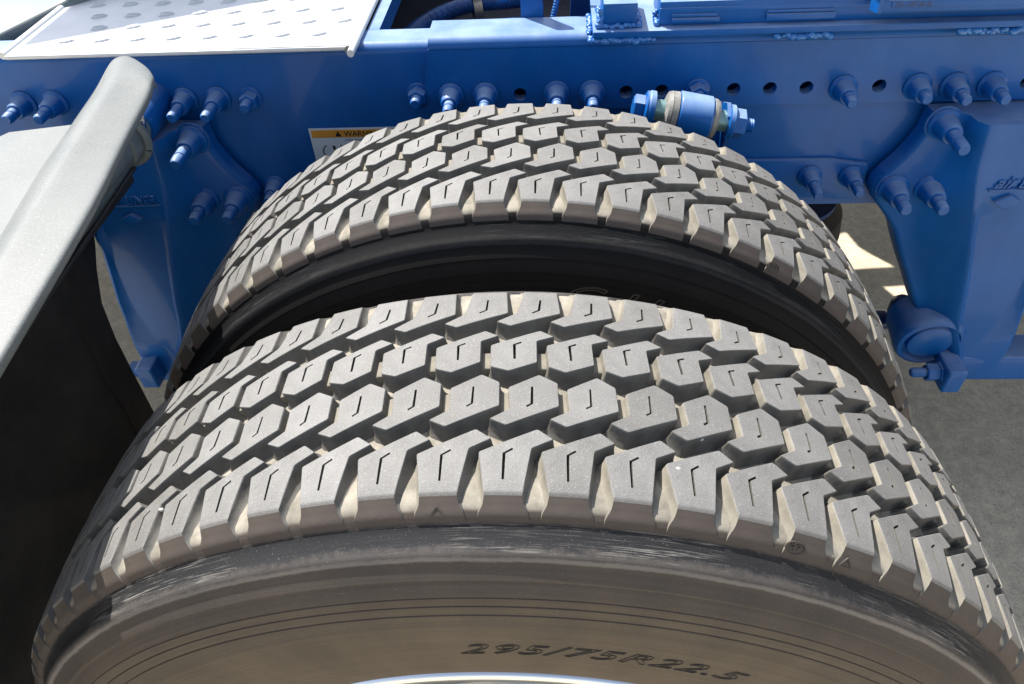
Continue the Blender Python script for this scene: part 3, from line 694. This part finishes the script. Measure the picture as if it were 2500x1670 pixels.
# ------------------------------------------------------------------ hangers
def hanger(side, label):
    """cast bracket; written for the left one, mirrored about x = 0.0405 for the right one"""
    mx = (lambda x: x) if side < 0 else (lambda x: .081 - x)
    root = thing('suspension_hanger', (mx(-.6), .99, .1), label, 'bracket', 'cast suspension hangers bolted to the frame rail')
    lev = [  # z, back-left, rim-left, inner-left, ridge, valley, flange right
        (.392, -.640, -.632, -.626, -.528, -.506, -.474), (.361, -.652, -.640, -.632, -.532, -.504, -.471), (.340, -.664, -.648, -.640, -.535, -.502, -.463), (.319, -.672, -.655, -.645, -.538, -.499, -.452),
        (.300, -.680, -.661, -.650, -.543, -.496, -.438), (.284, -.686, -.665, -.655, -.548, -.494, -.4285), (.268, -.692, -.670, -.660, -.553, -.492, -.427), (.250, -.702, -.680, -.664, -.558, -.492, -.436),
        (.225, -.715, -.689, -.668, -.565, -.494, -.458), (.198, -.712, -.690, -.672, -.572, -.502, -.479), (.169, -.716, -.695, -.678, -.580, -.514, -.493), (.13, -.722, -.702, -.684, -.590, -.532, -.513),
        (.094, -.728, -.709, -.687, -.599, -.550, -.533), (.05, -.734, -.714, -.685, -.608, -.570, -.556), (.008, -.738, -.720, -.678, -.620, -.590, -.580), (-.025, -.740, -.723, -.664, -.635, -.608, -.600),
        (-.055, -.738, -.722, -.658, -.646, -.625, -.618), (-.083, -.730, -.715, -.655, -.650, -.638, -.630), (-.102, -.722, -.705, -.658, -.653, -.645, -.640)]
    bm = bmesh.new(); rows = []
    for z, bl, rl, il, rd, vl, fr in lev:
        rec = .010 if z < .22 else (.010 * max(0, (.30 - z) / .08))
        P_ = [(bl, 1.0), (bl + .004, .965), (rl, .936), (rl + .006, .932), (il - .004, .934 + rec * .6), (il, .930 + rec), ((il * .5 + rd * .5), .9295 + rec), (rd - .014, .929 + rec), (rd - .004, .9275), (rd + .002, .929), (rd + .012, .940), (vl - .008, .956), (vl, .963), (fr - .004, .965), (fr, .9665), (fr + .0035, .970), (fr + .005, .977), (fr + .006, .9905 if z > .235 else 1.0)]
        if z < .0: P_ = [(x, y) for x, y in P_]
        rows.append([bm.verts.new((mx(x), y, z)) for x, y in P_])
    for a, b in zip(rows, rows[1:]):
        for i in range(len(a) - 1): bm.faces.new((a[i], a[i + 1], b[i + 1], b[i]))
    bm.faces.new(rows[0]); bm.faces.new(rows[-1][::-1])
    for a, b in zip(rows, rows[1:]): bm.faces.new((a[-1], a[0], b[0], b[-1]))
    bmesh.ops.recalc_face_normals(bm, faces=bm.faces)
    es = [e for e in bm.edges if e.verts[0] in rows[0] and e.verts[1] in rows[0]]
    bmesh.ops.bevel(bm, geom=es, offset=.004, segments=3, affect='EDGES', clamp_overlap=True)
    body = finish('hanger_casting', bm, BLUE, root, smooth=True, auto=44)
    # lug boss round the pair of bolts
    for bx, bz in ((mx(-.487), .376), (mx(-.501), .2735), (mx(-.450), .2745)):
        lathe('bolt_boss', (bx, .9665, bz), (0, -1, 0), [(0, .025), (.0015, .0245), (.0022, .023), (.0022, 0)], BLUE, root, n=28)
    for bx, bz, tp in ((mx(-.487), .376, .893), (mx(-.501), .2735, .906), (mx(-.450), .2745, .906)):
        o = bolt(bx, bz, .9645, tp, 'collar', root, 1.18); o.name = 'hanger_bolt'
    return root
hl = hanger(-1, 'left cast blue hanger beside the pearl grey mudguard, raised diamond on its face')
hr = hanger(1, 'right cast blue hanger at the photo edge with round bushing below')
def raised_name(cx, z, root, part=None):
    f_ = .9285
    text_on_web('raised_name', 'air', cx - .041, z, f_, .024, BLUE, root, .0022, 1.1, .5, 0.02, .0003)
    text_on_web('raised_name', 'LINER', cx - .008, z, f_, .019, BLUE, root, .0022, .98, .25, 0.02, .0004)
    plate('raised_underline', [(cx - .045, z - .0055), (cx + .046, z - .0035), (cx + .046, z - .0015), (cx - .045, z - .0035)], .9262, .9325, BLUE, root)
raised_name(-.600, .2905, hl); raised_name(.690, .296, hr)
plate('raised_diamond', [(-.6255, .2645), (-.608, .2545), (-.5935, .264), (-.608, .2735)], .925, .936, BLUE, hl, bv=.0012)
plate('raised_diamond', [(.660, .2715), (.679, .258), (.698, .2715), (.679, .283)], .9265, .936, BLUE, hr, bv=.0012)

# lower bolts of the hangers (run along the rail)
def pin_end(parent, x, z, y, sgn=1):
    bm = bmesh.new(); add_box(bm, x - .016, x + .016, y - .045, y + .05, z - .024, z + .026)
    bmesh.ops.recalc_face_normals(bm, faces=bm.faces); bevel(bm, .006, 3)
    finish('pin_block', bm, BLUE, parent, smooth=True, auto=40)
    bm = bmesh.new(); add_lathe(bm, (x - .016, y - .018, z), (-1, 0, 0), [(0, .019), (.003, .019), (.003, .0155), (.021, .0155), (.023, .013)], n=6)
    finish('pin_nut', bm, BLUE, parent)
    lathe('pin_bolt', (x - .014, y - .018, z), (-1, 0, 0), [(0, .0085), (.046, .0085), (.049, .0065), (.049, 0)], BLUE, parent, n=18)
pin_end(hr, .708, -.062, .93); pin_end(hl, -.705, -.066, .945)
lathe('bushing', (.672, 1.005, -.008), (-.02, -1, -.10), [(0, 0), (0, .053), (.055, .056), (.064, .056), (.071, .052), (.073, .046), (.060, .043), (.060, .038), (.070, .036), (.073, .030), (.070, .0), (.070, 0)], BLUE, hr, n=44)
box('radius_arm', (.728, 1.5, .935, 1.0, -.108, -.052), BLUE, hr, .008, 3)
box('spring_clamp', (.60, .66, 1.04, 1.08, -.085, -.062), BLUE_D, hr, .010, 3)
lathe('clamp_bolt', (.672, 1.06, -.058), (0, 0, 1), [(0, .021), (.026, .021), (.034, .014), (.034, 0)], BLUE_D, hr, n=12)

# ------------------------------------------------------------------ shock absorber eye
sh = thing('shock_absorber', (.22, .955, .41), 'light blue shock absorber eye on a long bolt above the rear tyre', 'shock absorber')
A0 = Vector((.1365, .902, .4440)); A1 = Vector((.293, .893, .4165)); AD = (A1 - A0).normalized()
def along(name, t0, prof, mat, n=28, parent=sh, phase=0): 
    bm = bmesh.new(); add_lathe(bm, A0 + AD * t0, AD, prof, n, phase); return finish(name, bm, mat, parent, smooth=n > 8, auto=35)
along('bolt_head', 0, [(0, 0), (0, .012), (.002, .0155), (.014, .0155), (.014, .008)], BLUE, 6, phase=.3)
along('washer', .0145, [(0, .0), (0, .018), (.002, .0215), (.004, .021), (.006, .0225), (.012, .0225), (.013, .020), (.013, 0)], BLUE)
along('sleeve', .0275, [(0, .0135), (.020, .0135)], SLEEVE, 24)
along('rubber_ring', .0400, [(0, 0), (0, .012), (.001, .020), (.003, .0245), (.0075, .026), (.008, .024), (.0085, .026), (.0155, .0265), (.0165, .024), (.0165, 0)], STEEL, 36)
along('barrel', .0560, [(0, 0), (0, .0245), (.002, .0275), (.003, .028), (.042, .0275), (.0445, .0255), (.0445, 0)], BLUE, 40)
along('rubber_ring', .0995, [(0, 0), (0, .0235), (.002, .0255), (.006, .025), (.0075, .0235), (.0085, .0235), (.0085, 0)], STEEL, 36)
along('sleeve', .107, [(0, .0135), (.018, .0135)], SLEEVE, 24)
along('washer', .1225, [(0, .0), (0, .016), (.001, .0215), (.0065, .022), (.0085, .020), (.0085, 0)], BLUE)
along('hex_nut', .1305, [(0, 0), (0, .0185), (.013, .0185), (.0155, .0155), (.0155, 0)], BLUE, 6, phase=.2)
along('thread', .144, [(0, .0088)] + [(.0012 * k + .001, .0088 if k % 2 else .0078) for k in range(1, 10)] + [(.0135, .007), (.0142, 0)], BLUE, 18)
lathe('shock_body', tuple(A0 + AD * .077 + Vector((0, 0, -.012))), (0.02, .02, -1), [(0, .022), (.03, .024), (.05, .036), (.40, .036), (.40, 0)], BLUE, sh, n=32)
plate('clevis_arm', [(.885, .435), (.90, .446), (1.0, .40), (1.0, .30), (.90, .372), (.88, .405)], .2555, .2605, BLUE, sh, axis='X')
plate('clevis_arm', [(.890, .448), (.905, .458), (1.0, .40), (1.0, .30), (.90, .40)], .1575, .1625, BLUE, sh, axis='X')

# ------------------------------------------------------------------ perforated deck step
deck = thing('deck_plate', (-.47, 1.2, .505), 'bright aluminium step plate with raised slots lying across the frame rails, top left', 'step plate')
slots = []
ox = {0: -.659, 1: -.635, 2: -.6625, 3: -.6415}
for j in range(18):
    y = 1.014 + .0455 * j; x = (-.6425, -.616, -.6365, -.659)[j % 4] if j < 4 else (-.642 if j % 2 else -.618)
    for i in range(9):
        xx = x + .0512 * i
        if xx < -.255: slots.append((.039 + (xx - .039) * 1.0126, y * 1.0126))
def slot_poly(x, y):
    return [(x + .0066 * math.cos(t) + .002 * math.sin(t), y + .0030 * math.sin(t) + .0018 * math.cos(t)) for t in [2 * PI * k / 12 for k in range(12)]]
plate('deck_sheet', [(-.721, .989), (-.233, .983), (-.233, 1.84), (-.721, 1.84)], .4935, .4965, DECK, deck, [slot_poly(x, y) for x, y in slots], axis='Z')
bmS = bmesh.new()
for k_ in range(1):
    pr = []
    prev = None
    for h, s0 in ((0.0, 1.75), (.0020, 1.4), (.0032, 1.12), (.0028, 1.0), (-.002, 1.0)):
        ring = [bmS.verts.new((p[0] * s0, p[1] * s0, h)) for p in slot_poly(0, 0)]
        if prev: 
            for i in range(12): bmS.faces.new((prev[i], prev[(i + 1) % 12], ring[(i + 1) % 12], ring[i]))
        prev = ring
lip = bpy.data.meshes.new('slot_lip')
for f_ in bmS.faces: f_.smooth = True
bmesh.ops.recalc_face_normals(bmS, faces=bmS.faces); bmS.to_mesh(lip); bmS.free(); lip.materials.append(DECK)
for x, y in slots[:120]:
    o = bpy.data.objects.new('slot_lip', lip); link(o, deck); o.location = Vector((x, y, .4967)) - deck.location
box('front_lip', (-.721, -.233, .9835, .991, .4905, .4965), DECK, deck, .0025, 3)
tube('side_lip', [(-.724, .987, .4955), (-.724, 1.84, .4955)], .0052, DECK, deck)
tube('side_lip', [(-.231, 1.004, .4950), (-.231, 1.03, .4965), (-.231, 1.84, .4965)], .0048, DECK, deck)
lathe('corner_bolt', (-.237, .9835, .4935), (0, -1, 0), [(0, .0), (0, .006), (.004, .006), (.004, 0)], STEEL, deck, n=12)
bm = bmesh.new(); add_box(bm, -.2255, -.2085, 1.052, 1.84, .465, .4915); finish('deck_support', bm, BLUE, deck)

# ------------------------------------------------------------------ fender with its mounting tube
fen = thing('mudguard', (-.5, .65, .5), 'pearl grey mudguard with a rounded corner crossing the left edge of the photo', 'mudguard')
# stations along y: (y, x right edge, x crease on the left, z right edge)
def fender_mesh():
    bm = bmesh.new(); st = []
    #       right edge (x,y,z), left silhouette (x,y,z), crease (x,y)
    S_ = [((-.436, .845), (-.520, .915)), ((-.432, .811), (-.515, .835)), ((-.421, .73), (-.508, .775)), ((-.409, .66), (-.500, .720)), ((-.393, .574), (-.494, .66)), ((-.381, .464), (-.468, .53)), ((-.371, .376), (-.45, .42)), ((-.352, .20), (-.42, .25)), ((-.34, .05), (-.40, .10))]
    zr = .522
    rows = []
    for (xr, yr), (xl, yl) in S_:
        row = []
        for t, h in ((0, -.010), (0, -.002), (.03, 0.0), (.15, .0012), (.32, .0030), (.5, .0055), (.62, .0068), (.72, .0045), (.84, .0), (.93, -.0050), (1.0, -.010), (1.01, -.018)):
            row.append(Vector((xr + (xl - xr) * t, yr + (yl - yr) * t, zr + h)))
        rows.append(row)
    # rounded far end
    r0 = rows[0]; ctr = sum(r0, Vector()) / len(r0); dirv = (rows[0][5] - rows[1][5]).normalized()
    caps = []
    for c, s in ((.55, .028), (.82, .020), (.96, .0105)):
        row = []
        for i, p in enumerate(r0):
            t = (p - r0[2]).length / (r0[10] - r0[2]).length if i >= 2 else 0
            u = 2 * t - 1
            row.append(p)
        caps.append(row)
    allr = rows
    n = len(rows[0])
    # extend by an arc: points shift along dirv by L*sqrt(1-u^2)
    ext = []
    for f_ in (1.0, .75, .5, .25):
        row = []
        for i, p in enumerate(r0):
            t = min(max((p - r0[2]).length / (r0[9] - r0[2]).length, 0), 1) if i > 2 else 0.0
            u = 2 * t - 1; row.append(p + dirv * (.045 * f_ * (max(0, 1 - abs(u) ** 2.6)) ** .55) + Vector((0, 0, -.006 * f_ ** 3)))
        ext.append(row)
    tipc = [(-.5205, .905), (-.518, .911), (-.508, .915), (-.493, .907), (-.466, .883), (-.450, .861), (-.443, .847)]
    def tipat(t):
        t = (1 - t) * (len(tipc) - 1); i = min(int(t), len(tipc) - 2); f = t - i; return tipc[i][0] * (1 - f) + tipc[i + 1][0] * f, tipc[i][1] * (1 - f) + tipc[i + 1][1] * f
    first = []
    for t, h in ((0, -.010), (0, -.002), (.03, 0.0), (.15, .001), (.32, .002), (.5, .003), (.62, .003), (.72, .002), (.84, .001), (.93, -.001), (1.0, -.006), (1.01, -.016)):
        x, y = tipat(min(t, 1)); first.append(Vector((x, y, zr + h)))
    mid = []
    for a, b in zip(first, rows[1]): mid.append(a.lerp(b, .45) + Vector((0, 0, .003)))
    allr = [[p + Vector((0, 0, -.008)) for p in first], first, mid] + rows[1:]
    # sheet left of the crease
    V = [[bm.verts.new(p) for p in row] for row in allr]
    for a, b in zip(V, V[1:]):
        for i in range(n - 1): bm.faces.new((a[i], a[i + 1], b[i + 1], b[i]))
    # lower skin for thickness
    for a, b in zip(V, V[1:]): pass
    tip = V[0]
    bmesh.ops.recalc_face_normals(bm, faces=bm.faces)
    up_ = sum(f_.normal.z for f_ in bm.faces)
    if up_ < 0: bmesh.ops.reverse_faces(bm, faces=bm.faces)
    bmesh.ops.solidify(bm, geom=bm.faces[:], thickness=.004)
    o = finish('fender_lip', bm, FENDER, fen, smooth=True); sm = o.modifiers.new('smooth', 'SUBSURF'); sm.levels = 2; sm.render_levels = 2; return o
fender_mesh()
def sheet():
    bm = bmesh.new(); rows = []
    for (xa, ya), (xb, yb) in (((-.515, .757), (-.575, .744)), ((-.503, .70), (-.585, .70)), ((-.49, .64), (-.585, .64)), ((-.455, .52), (-.575, .54)), ((-.43, .40), (-.56, .42)), ((-.38, .10), (-.55, .15))):
        row = []
        for t in (0, .15, .4, .7, 1.0): row.append((xa + .02 + (xb - xa - .02) * t, ya + (yb - ya) * t, (.5085 if t == 0 else .5105) - .002 * t))
        row.append((xb - .05, yb - .06, .504)); row.append((xb - .45, yb - .10, .47)); row.append((xb - .9, yb - .1, .38))
        rows.append([bm.verts.new(p) for p in row])
    for a, b in zip(rows, rows[1:]):
        for i in range(len(a) - 1): bm.faces.new((a[i], a[i + 1], b[i + 1], b[i]))
    bmesh.ops.recalc_face_normals(bm, faces=bm.faces)
    if sum(f_.normal.z for f_ in bm.faces) < 0: bmesh.ops.reverse_faces(bm, faces=bm.faces)
    bmesh.ops.solidify(bm, geom=bm.faces[:], thickness=.004)
    return finish('fender_sheet', bm, FENDER, fen, smooth=True, auto=50)
sheet()
lathe('mounting_tube', (-.545, 1.0, .42), (0, -1, 0), [(0, .031), (.078, .031), (.0785, .027), (.085, .027)], BLUE, fen, n=36)
lathe('tube_sleeve', (-.545, .922, .42), (0, -1, 0), [(0, .0275), (.018, .0275), (.018, .0325), (.060, .0325), (.062, .028), (.25, .026), (.55, .026)], GREYP, fen, n=36)
tube('clamp_band', [(-.545 + .036 * math.cos(t), .888, .42 + .036 * math.sin(t)) for t in [PI * .75 - k * PI * 1.3 / 8 for k in range(9)]], .006, GREYP, fen)
lathe('clamp_bolt', (-.512, .897, .438), (.3, -.3, .6), [(-.01, 0), (-.01, .0055), (.012, .0055), (.014, .004), (.014, 0)], CHROME, fen, n=14)
box('bracket_channel', (-.560, -.530, .40, .88, .385, .398), GREYP, fen, .003)
box('bracket_channel', (-.556, -.532, .40, .86, .372, .381), BLACKP, fen, .002)
tube('bracket_wire', [(-.525, .86, .392), (-.522, .75, .39), (-.52, .5, .38)], .003, BLACKP, fen)

# ------------------------------------------------------------------ between the rails
cm = thing('cross_member', (0, 1.4, .3), 'dark painted cross member in the gap behind the frame rail, top centre, its plate widened to shade the ground', 'cross member')
box('member_shade_tray', (-2.6, 1.6, 1.0095, 1.845, .27, .30), BLACKP, cm, .004)  # plate stretched far past the gap to keep sun off the ground
box('member_rib', (-.40, -.36, 1.07, 1.8, .30, .40), BLACKP, cm, .004)
hs = thing('hose_bundle', (-.1, 1.3, .42), 'dark blue ribbed hoses curving behind the frame rail, top centre', 'hose')
tube('hose', [(-.26, 1.12, .39), (-.205, 1.22, .412), (-.165, 1.28, .42), (-.11, 1.31, .428), (-.04, 1.32, .430), (-.005, 1.33, .43)], .0125, HOSE, hs, n=12, rib=.0012)
tube('hose', [(-.19, 1.16, .395), (-.15, 1.22, .40), (-.10, 1.25, .408), (-.04, 1.26, .410), (-.005, 1.27, .405)], .0125, HOSE, hs, n=12, rib=.0012)
lathe('cable_tie', (-.098, 1.28, .418), (1, .2, 0), [(0, .030), (.014, .030)], BLACKP, hs, n=18)
br = thing('upright_bracket', (.005, 1.12, .45), 'pale blue upright bracket standing just behind the frame rail', 'bracket')
plate('bracket_plate', [(-.009, .33), (.022, .33), (.022, .515), (.0165, .54), (.014, .60), (-.009, .60)], 1.06, 1.068, BLUE, br, bv=.0015)
plate('bracket_plate', [(.055, .33), (.105, .33), (.105, .60), (.065, .60)], 1.13, 1.14, BLUE_D, br, bv=.0015)
tube('threaded_rod', [(.030, 1.062, .475), (.042, 1.075, .52), (.055, 1.09, .57), (.065, 1.1, .60)], .0035, BLUE, br, rib=.0007)
lathe('bracket_bolt', (-.03, 1.10, .52), (-.2, -1, .2), [(0, 0), (0, .010), (.022, .010), (.024, .007), (.024, 0)], BLUE, br, n=6)

# top left: panel and tube in front of the cab
pn = thing('side_panel', (-1.1, 1.3, .46), 'glare-paled blue flat panel beyond the step plate, top left corner', 'panel')
box('panel_sheet', (-1.9, -.735, 1.02, 2.2, .440, .446), PALE, pn, .001)
tube('panel_tube', [(-.835, 1.055, .468), (-.775, 1.12, .482), (-.735, 1.16, .492), (-.64, 1.26, .515), (-.5, 1.42, .55)], .0105, GREYP, pn)

# ------------------------------------------------------------------ air spring behind the rail
a_s = thing('air_spring', (.43, 1.14, .1), 'black rubber air spring below the frame rail, right of the rear tyre', 'air spring')
lathe('bellows', (.43, 1.14, -.06), (0, 0, 1), [(0, .07), (.0, .105), (.02, .115), (.06, .113), (.09, .106), (.11, .108), (.15, .115), (.19, .110), (.21, .09)], DARKR, a_s, n=48)
lathe('piston', (.43, 1.14, -.20), (0, 0, 1), [(0, .06), (.14, .075)], BLUE_D, a_s)
lathe('top_plate', (.43, 1.14, .15), (0, 0, 1), [(0, .095), (.008, .095), (.008, 0)], BLUE_D, a_s, n=40)

# ------------------------------------------------------------------ far side of the truck, with unseen plates added to throw shade
far = thing('chassis_rail', (0, 1.86, .225), 'far blue frame rail on the other side of the truck', 'frame rail')
box('web', (-1.6, 1.6, 1.86, 1.868, .225, .492), BLUE, far, 0)
fw = thing('fifth_wheel_shade_plate', (.95, 1.43, .7), 'broad dark coupling plate, unseen above the rails, sized to shade the upper right', 'coupling plate')
box('coupling_shade_plate', (.35, 1.9, .98, 2.0, .70, .73), BLACKP, fw, .004)  # unseen plate; its edges are set by where the shade should fall
ct = thing('far_shade_plate', (0, 2.4, .5), 'added unseen far side plate that blocks sun, with openings for lit ground patches', 'shade plate')
opa = [(.425, 2.414), (.441, 2.338), (.470, 2.296), (.515, 2.242), (.35, 2.229), (.35, 2.38)]
opb = [(.456, 2.153), (.59, 2.166), (.57, 2.101), (.478, 2.101)]
plate('far_shade_sheet', [(-2.6, 1.872), (2.6, 1.872), (2.6, 3.4), (-2.6, 3.4)], .498, .502, BLACKP, ct, [opa, opb], axis='Z')  # added sheet that blocks sun; openings cut for the lit ground patches
ce = thing('deck_shade_slab', (-.9, 1.8, 1.2), 'added unseen slab that shades the back of the step plate', 'panel')
plate('shade_slab_sheet', [(-1.065, 1.380), (.1, 1.932), (.0, 2.25), (-1.065, 2.25)], 1.2, 1.21, BLUE, ce, axis='Z')  # added slab; its slanted edge draws the shadow line on the deck
ax = thing('drive_axle', (0, 1.43, 0), 'dark axle housing under the truck between the wheels', 'axle')
lathe('axle_tube', (0, .9, 0), (0, 1, 0), [(0, .07), (.3, .075), (.38, .16), (.68, .16), (.76, .075), (1.1, .07)], BLUE_D, ax, n=32)
for yy, lb in ((2.16, 'inner'), (2.49, 'outer')):
    r_ = thing('truck_wheel', (0, yy, 0), 'far side ' + lb + ' drive wheel under the truck', 'wheel')
    o = bpy.data.objects.new('tyre', CASE_ME); link(o, r_); o.scale = (1.035, 1, 1.035)
